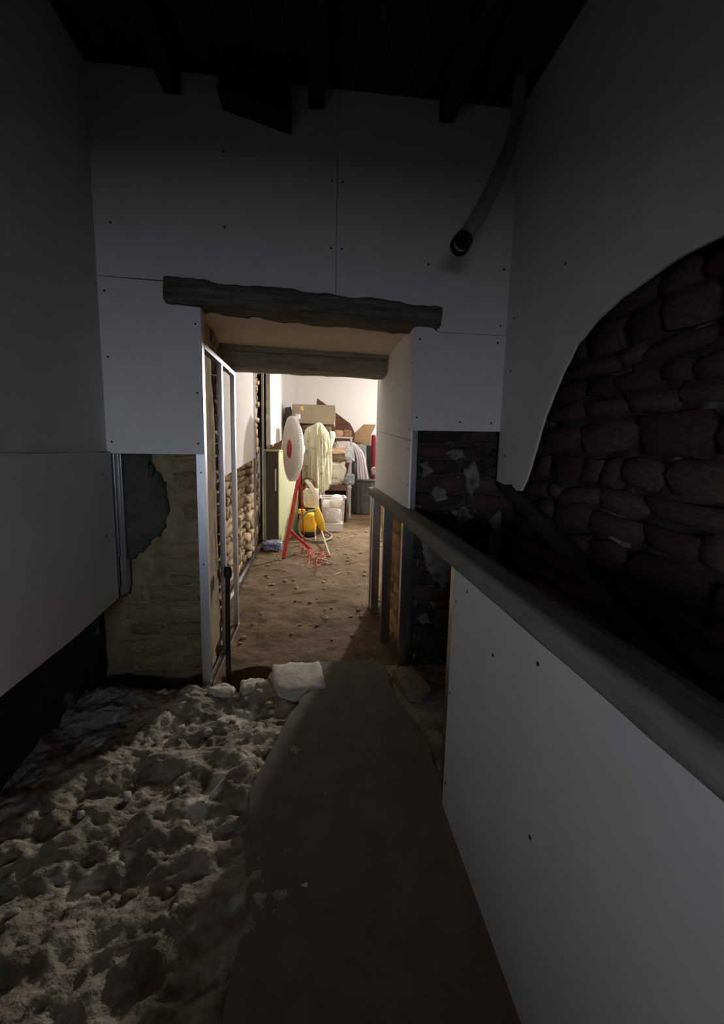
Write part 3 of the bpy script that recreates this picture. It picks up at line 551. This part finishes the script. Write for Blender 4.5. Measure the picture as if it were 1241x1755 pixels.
for xx in (x0 - .035, x1 + .02): MB().box(xx, xx + .015, 8.27, 8.43, z1 - .05, z1 - .01).build('handle', WMETAL, tb_, bevel=.003)
lump('folded_linen', LILAC, (.365, 8.35, z0 + t_), (.32, .28, .24), 6.1, 'folded white linen inside the clear tub', 'linen', .12)
MB_ = MB().lathe([(0, -.125), (.05, -.115), (.09, -.087), (.118, -.04), (.125, 0), (.118, .04), (.09, .087), (.05, .115), (0, .125)], (.435, 8.33, .445), (0, 0, 1), 28); tag(MB_.build('glass_globe', GLOBE, None, True), 'round white lamp globe sticking out of the clear tub', 'lamp globe')
lump('white_bag', GLOBE, (.245, 8.35, .30), (.14, .2, .15), 2.4, 'white bag beside the globe in the clear tub', 'bag', .15)
# ---- dark bin
bn = thing('dustbin', (1.21, 10.66, ZF), 'dark grey ribbed plastic dustbin by the right of the opening', 'dustbin')
MB().lathe([(0, 0), (.245, 0), (.25, .02), (.30, .80), (.285, .80), (.24, .04), (0, .04)], (1.21, 10.66, ZF), (0, 0, 1), 96, .016, 16).build('body', BIN, bn)
MB().lathe([(.29, .77), (.32, .78), (.325, .81), (.32, .84), (.295, .84), (.285, .80)], (1.21, 10.66, ZF), (0, 0, 1), 48).build('rim', BIN, bn, True)
MB().lathe([(.268, .42), (.278, .43), (.282, .46), (.272, .47)], (1.21, 10.66, ZF), (0, 0, 1), 48).build('band', BIN, bn, True)
for s_ in (-1, 1): MB().tube([(1.21 + s_ * .30, 10.58, .55), (1.21 + s_ * .37, 10.58, .53), (1.21 + s_ * .37, 10.74, .53), (1.21 + s_ * .30, 10.74, .55)], .014, 8).build('handle', BIN, bn, True)
# ---- wardrobe behind the fan, with the tan box on it
wa = thing('wardrobe', (.0, 9.5, ZF), 'dark wooden wardrobe behind the draped sheet', 'wardrobe')
MB().box(-.50, .19, 9.30, 9.85, ZF, 1.74).build('carcass', WALNUT, wa, bevel=.006)
for a, b in ((-.48, -.165), (-.145, .17)):
    d_ = MB().box(a, b, 9.278, 9.30, ZF + .08, 1.68).build('door', WALNUT, wa, bevel=.004); xk = b - .05 if a < -.3 else a + .05
    MB().lathe([(0, 0), (.012, 0), (.016, .02), (0, .03)], (xk, 9.278, .85), (0, -1, 0), 12).build('knob', STEEL, d_)
MB().box(-.52, .205, 9.26, 9.87, 1.74, 1.77).build('top', WALNUT, wa, bevel=.005)
lump('folded_blanket', BROWNC, (.06, 9.52, 1.77), (.62, .42, .13), 3.3, 'brown blanket squashed under the big tan box', 'blanket', .12)
bx = thing('cardboard_box', (0, 9.5, 1.88), 'long grey tan cardboard box with a yellow sticker on top of the pile', 'box')
Mb = Matrix.Translation((0.0, 9.50, 1.885)) @ Matrix.Rotation(math.radians(.6), 4, 'Y') @ Matrix.Rotation(math.radians(-6), 4, 'Z') @ Matrix.Rotation(math.radians(-9), 4, 'X')
MB().box(-.43, .43, -.20, .20, .0, .385, Mb).build('body', TANBOX, bx, bevel=.006)
MB().box(-.44, .44, -.205, -.199, .055, .385, Mb).build('front_panel', TANBOX, bx, bevel=.002)
MB().box(-.43, .43, -.19, .20, .385, .392, Mb).build('lid_flap', TANBOX, bx); MB().box(-.26, -.215, -.209, -.205, .27, .35, Mb).build('sticker', STICKER, bx)
MB().box(-.225, -.205, -.209, -.205, .25, .30, Mb).build('sticker', STICKER, bx)
lump('dark_bag', DKC, (-.53, 9.45, 1.77), (.15, .34, .46), 7.7, 'black bag slumped at the left end of the tan box', 'bag', .2)
# ---- leaning mahogany board
Mp = Matrix.Translation((0, 10.62, ZF)) @ Matrix.Rotation(math.radians(-6), 4, 'X')
pn = MB().prism([(.07, 2.73), (.27, 2.60), (.48, 2.43), (.86, 2.16), (.93, 2.04), (.99, 1.90), (.80, .9), (.60, .0), (.20, .0), (-.05, 1.6)], (-.016, .016), lambda u, v, w_: Mp @ Vector((u, w_, v)))
tag(pn.build('leaning_board', MAHOG, None, bevel=.004), 'dark reddish brown wooden board leaning behind the pile', 'board')
# ---- white rack, bench and the heap of cloth
rk = thing('shelf_rack', (.63, 9.98, ZF), 'white narrow shelf rack buried in the heap of clothes', 'rack')
for xx in (.44, .82):
    for yy in (9.84, 10.12): MB().box(xx - .012, xx + .012, yy - .012, yy + .012, ZF, 1.65).build('post', WMETAL, rk)
for zz in (.55, 1.12, 1.65): MB().box(.42, .845, 9.82, 10.14, zz, zz + .03).build('shelf', WMETAL, rk, bevel=.003)
lump('paper_bundle', PEACH, (.53, 9.96, 1.68), (.22, .24, .14), 1.2, 'rounded tan bundle on the left of the rack top', 'bundle', .12); lump('paper_bundle', CARD, (.735, 9.96, 1.68), (.17, .2, .15), 5.2, 'folded tan paper bag on the right of the rack top', 'bundle', .18)
bc = thing('bench', (.47, 9.55, ZF), 'low dark wooden open cabinet under the floral cloth', 'bench')
MB().box(.22, .72, 9.36, 9.78, .62, .66).build('top', WALNUT, bc, bevel=.004)
for a in (.22, .69): MB().box(a, a + .03, 9.37, 9.77, ZF, .62).build('side_panel', WALNUT, bc)
MB().box(.25, .69, 9.75, 9.77, ZF, .62).build('back_panel', DKGREEN, bc); MB().box(.25, .69, 9.38, 9.75, .28, .30).build('shelf', WALNUT, bc); MB().box(.25, .69, 9.37, 9.39, .54, .62).build('rail', MAHOG, bc)
lump('floral_cloth', FLORAL, (.47, 9.57, .66), (.40, .36, .48), 9.4, 'white floral cloth bundled on the dark bench', 'cloth', .26)
lump('grey_cloth', GBLUE, (.765, 9.46, .662), (.20, .24, .22), 3.9, 'grey blue garment slumped beside the floral bundle', 'garment', .3)
lump('brown_jumper', BROWNC, (.50, 9.62, 1.13), (.40, .34, .18), 8.3, 'brown jumper between the floral cloth and the peach garment', 'jumper', .25)
lump('peach_garment', PEACH, (.50, 9.62, 1.29), (.40, .34, .15), 2.8, 'peach and white folded garment high in the heap', 'garment', .25)
lump('lilac_garment', LILAC, (.60, 9.64, 1.40), (.30, .28, .17), 4.4, 'lilac garment heaped just under the white rack top', 'garment', .28)
lump('blue_cloth', PBLUE, (.74, 9.62, 1.17), (.22, .26, .30), 5.9, 'pale blue folded cloth beside the peach garment', 'cloth', .2)
# ---- tower of drawers with the cardboard box, lilac sheet in front
tw = thing('drawer_tower', (1.12, 11.25, ZF), 'blue grey drawer unit behind the lilac sheet', 'drawers')
MB().box(.92, 1.32, 11.08, 11.45, ZF, 1.52).build('carcass', GBLUE, tw, bevel=.006)
for k in range(4): d_ = MB().box(.935, 1.305, 11.06, 11.08, ZF + .03 + k * .40, ZF + .40 + k * .40).build('drawer', GBLUE, tw, bevel=.004); MB().box(1.06, 1.18, 11.045, 11.06, ZF + .22 + k * .40, ZF + .245 + k * .40).build('handle', STEEL, d_)
cbx = thing('cardboard_box', (1.2, 11.25, 1.52), 'open brown cardboard box with raised flaps on the drawer unit', 'box')
MB().box(.93, 1.41, 11.06, 11.46, 1.52, 1.75).build('body', CARD, cbx, bevel=.005)
MB().prism([(.93, 1.75), (1.22, 2.03), (1.52, 2.03), (1.40, 1.75)], (11.055, 11.062), XZ).build('flap', CARD, cbx)
MB().prism([(11.06, 1.75), (11.2, 2.0), (11.46, 2.02), (11.46, 1.75)], (1.405, 1.412), YZ).build('flap', CARD, cbx)
MB().prism([(.90, 1.60), (.93, 1.76), (1.20, 1.70), (1.34, 1.66), (1.20, 1.58)], (11.02, 11.03), XZ).build('flap', CARD, cbx)
lump('grey_bundle', GBLUE, (1.13, 10.93, .72), (.28, .18, .80), 6.6, 'grey blue bundle of clothes behind the dustbin', 'bundle', .22)
def strip(name, M, left, rgt, depth, seed, label, cat, nf=7, amp=.03, nu=90, nv=40, solid=.008):
    """hanging cloth between two edge lines (each a list of points), folds running down"""
    L_ = smoothpath(left, 8); R_ = smoothpath(rgt, 8)
    def f(a, b):
        i = b * (len(L_) - 1); k = min(int(i), len(L_) - 2); t = i - k; p = L_[k].lerp(L_[k + 1], t); q = R_[k].lerp(R_[k + 1], t)
        fo = math.sin(a * nf * 2 * PI + 2.6 * nz((a * 3, b * 1.2, seed))) * (.6 + .8 * nz((a * 2, b, seed + 2))) + 1.0 * nz((a * 5, b * 1.6, seed + 4), 1.5)
        return p.lerp(q, a) + Vector((.0, -amp * fo * (.35 + .65 * b) + depth * math.sin(PI * a) * -1, .012 * nz((a * 4, b * 4, seed), 2)))
    return tag(MB().grid(nu, nv, f).build(name, M, None, True, solid=solid), label, cat)
strip('lilac_sheet', LILAC, [(.78, 10.60, 1.60), (.93, 10.66, 1.48), (1.03, 10.74, 1.20), (1.045, 10.76, .95), (1.06, 10.76, .66)], [(.98, 10.80, 1.56), (1.13, 10.80, 1.42), (1.24, 10.80, 1.22), (1.30, 10.80, .95), (1.36, 10.78, .66)], .02, 3, 'lilac white sheet hanging down into the dustbin', 'sheet', 4, .028)
strip('blue_sheet', PBLUE, [(.75, 10.50, 1.55), (.76, 10.52, 1.42), (.78, 10.55, 1.28), (.84, 10.6, 1.18)], [(.92, 10.66, 1.50), (.96, 10.70, 1.42), (.98, 10.72, 1.28), (.98, 10.72, 1.12)], .02, 6, 'pale blue cloth tucked beside the top of the lilac sheet', 'cloth', 2, .02, 30, 20)
dk = MB().box(1.27, 1.41, 11.004, 11.03, ZF, 1.515).build('dark_board', DKGREEN, None, bevel=.004); tag(dk, 'black green board standing against the drawer unit behind the dustbin', 'board')
rl_ = MB().lathe([(0, 0), (.055, 0), (.062, .05), (.058, .6), (.066, 1.2), (.06, 1.86), (.045, 1.92), (0, 1.92)], (1.56, 11.66, ZF), (-.005, 0, 1), 24, .05, 5); tag(rl_.build('rolled_curtain', REDC, None, True), 'crimson rolled curtain standing at the right edge of the pile', 'curtain')
ct = thing('carton', (1.62, 11.0, ZF), 'plain brown carton on the floor behind the dustbin', 'box'); MB().box(1.55, 1.95, 10.75, 11.15, ZF, .78).build('body', CARD, ct, bevel=.006); MB().box(1.555, 1.945, 10.94, 10.96, .78, .784).build('tape', STICKER, ct)
lump('pink_cloth', PINK, (1.60, 10.95, .784), (.36, .32, .20), 8.8, 'pale pink cloth on the carton beside the rolled curtain', 'cloth', .25)
# ---- the draped floral sheet over a clothes airer
ai = thing('clothes_airer', (.07, 8.85, ZF), 'wooden clothes airer carrying the draped floral sheet', 'airer')
for xx in (-.12, .22):
    for yy, dy in ((8.74, .04), (8.96, -.04)): MB().tube([(xx, yy - dy * 1.6, ZF), (xx * .7 + .01, yy + dy, 1.72)], .014, 8).build('leg', STICK, ai, True)
for yy in (8.79, 8.91): MB().tube([(-.10, yy, 1.68), (.19, yy, 1.70)], .013, 8).build('bar', STICK, ai, True)
ztop = [(-.21, 1.76), (-.14, 1.83), (.06, 1.91), (.11, 1.93), (.16, 1.90), (.33, 1.70)]
ring = [Vector(p) for p in ((-.20, 8.93), (-.07, 8.80), (.06, 8.68), (.18, 8.76), (.31, 8.86), (.20, 9.02), (.05, 9.08), (-.10, 9.02))]; zbot = [.78, .62, .44, .58, .70, .6, .55, .6]
def drape(a, b):
    t = a * 8; i_ = int(t) % 8; f_ = t - int(t); g = f_ * f_ * (3 - 2 * f_) * .35 + f_ * .65
    p = ring[i_].lerp(ring[(i_ + 1) % 8], g); zb = zbot[i_] + (zbot[(i_ + 1) % 8] - zbot[i_]) * f_ + .035 * math.sin(t * 7)
    d = p - Vector((.06, 8.87)); zt = interp(ztop, p.x * .92 + .06 * .08); c8 = math.cos(t * PI / 4), math.sin(t * PI / 4)
    fold = .026 * (1 - 2.4 * abs(fbm((c8[0] * 2.6 + .25 * b, c8[1] * 2.6, 1 + b * .35), 1.7, 2))) + .010 * math.sin(t * 10 + 2.5 * nz((c8[0], c8[1], b), 1.4))
    flare = .90 + .16 * min(1, b * 3) - .10 * max(0, b - .55); k = flare + fold / max(d.length, .05) * min(1, b * 5 + .1) * (1 + .6 * b)
    return Vector((.06 + d.x * (k if d.x > 0 else k * .98), 8.87 + d.y * k, zt - b * (zt - zb) - .02 * (1 - b)))
sh = MB().grid(240, 64, drape); top = len(sh.v); sh.add([(.07, 8.87, 1.91)], []); sh.f += [(i, top, i + 1) for i in range(240)]
tag(sh.build('floral_sheet', SHEETM, None, True, solid=.006), 'pale green floral sheet draped in folds beside the fan', 'sheet')
strip('sheet_corner', CREAM, [(.30, 8.74, 1.76), (.31, 8.72, 1.66), (.32, 8.70, 1.52), (.315, 8.70, 1.34)], [(.40, 8.80, 1.74), (.415, 8.80, 1.66), (.38, 8.78, 1.56), (.34, 8.76, 1.40)], .02, 8, 'cream cloth folded over the right shoulder of the floral sheet', 'cloth', 2, .015, 24, 20)
# ---- cream and maroon bags behind the cleaner
mr_ = thing('maroon_holdall', (-.10, 8.40, ZF), 'maroon holdall standing behind the yellow cleaner', 'bag')
lump('body', MAROON, (-.10, 8.42, ZF), (.40, .26, .82), 1.9, None, None, .08, parent=mr_)
MB().tube(smoothpath([(-.23, 8.42, .62), (-.20, 8.42, .80), (-.10, 8.42, .86), (.0, 8.42, .80), (.03, 8.42, .62)], 6), .012, 8).build('handle', MAROON, mr_, True)
cr_ = thing('crate', (-.05, 8.08, ZF), 'low slatted wooden crate under the cream bag', 'crate')
for zz in (ZF + .01, ZF + .16, ZF + .31):
    MB().box(-.22, .12, 7.945, 7.957, zz, zz + .11).build('slat', WALNUT, cr_); MB().box(-.22, .12, 8.213, 8.225, zz, zz + .11).build('slat', WALNUT, cr_)
for xx in (-.22, .108): MB().box(xx, xx + .012, 7.957, 8.213, ZF, .32).build('end_panel', WALNUT, cr_)
MB().box(-.215, .115, 7.95, 8.22, .32, .335).build('lid', WALNUT, cr_)
cg = lump('cream_bag', CREAM, (-.05, 8.06, .336), (.27, .22, .36), 6.7, 'cream cloth bag slumped on the maroon holdall', 'bag', .2)
strip('cream_strap', CREAM, [(-.16, 8.0, .84), (-.08, 7.90, .74), (.0, 7.84, .58), (.03, 7.80, .40), (.04, 7.78, .34)], [(-.11, 8.0, .86), (-.02, 7.92, .77), (.07, 7.86, .60), (.095, 7.82, .42), (.10, 7.80, .34)], .0, 2, 'cream cloth strap hanging in front of the cream bag', 'strap', 2, .008, 16, 24)
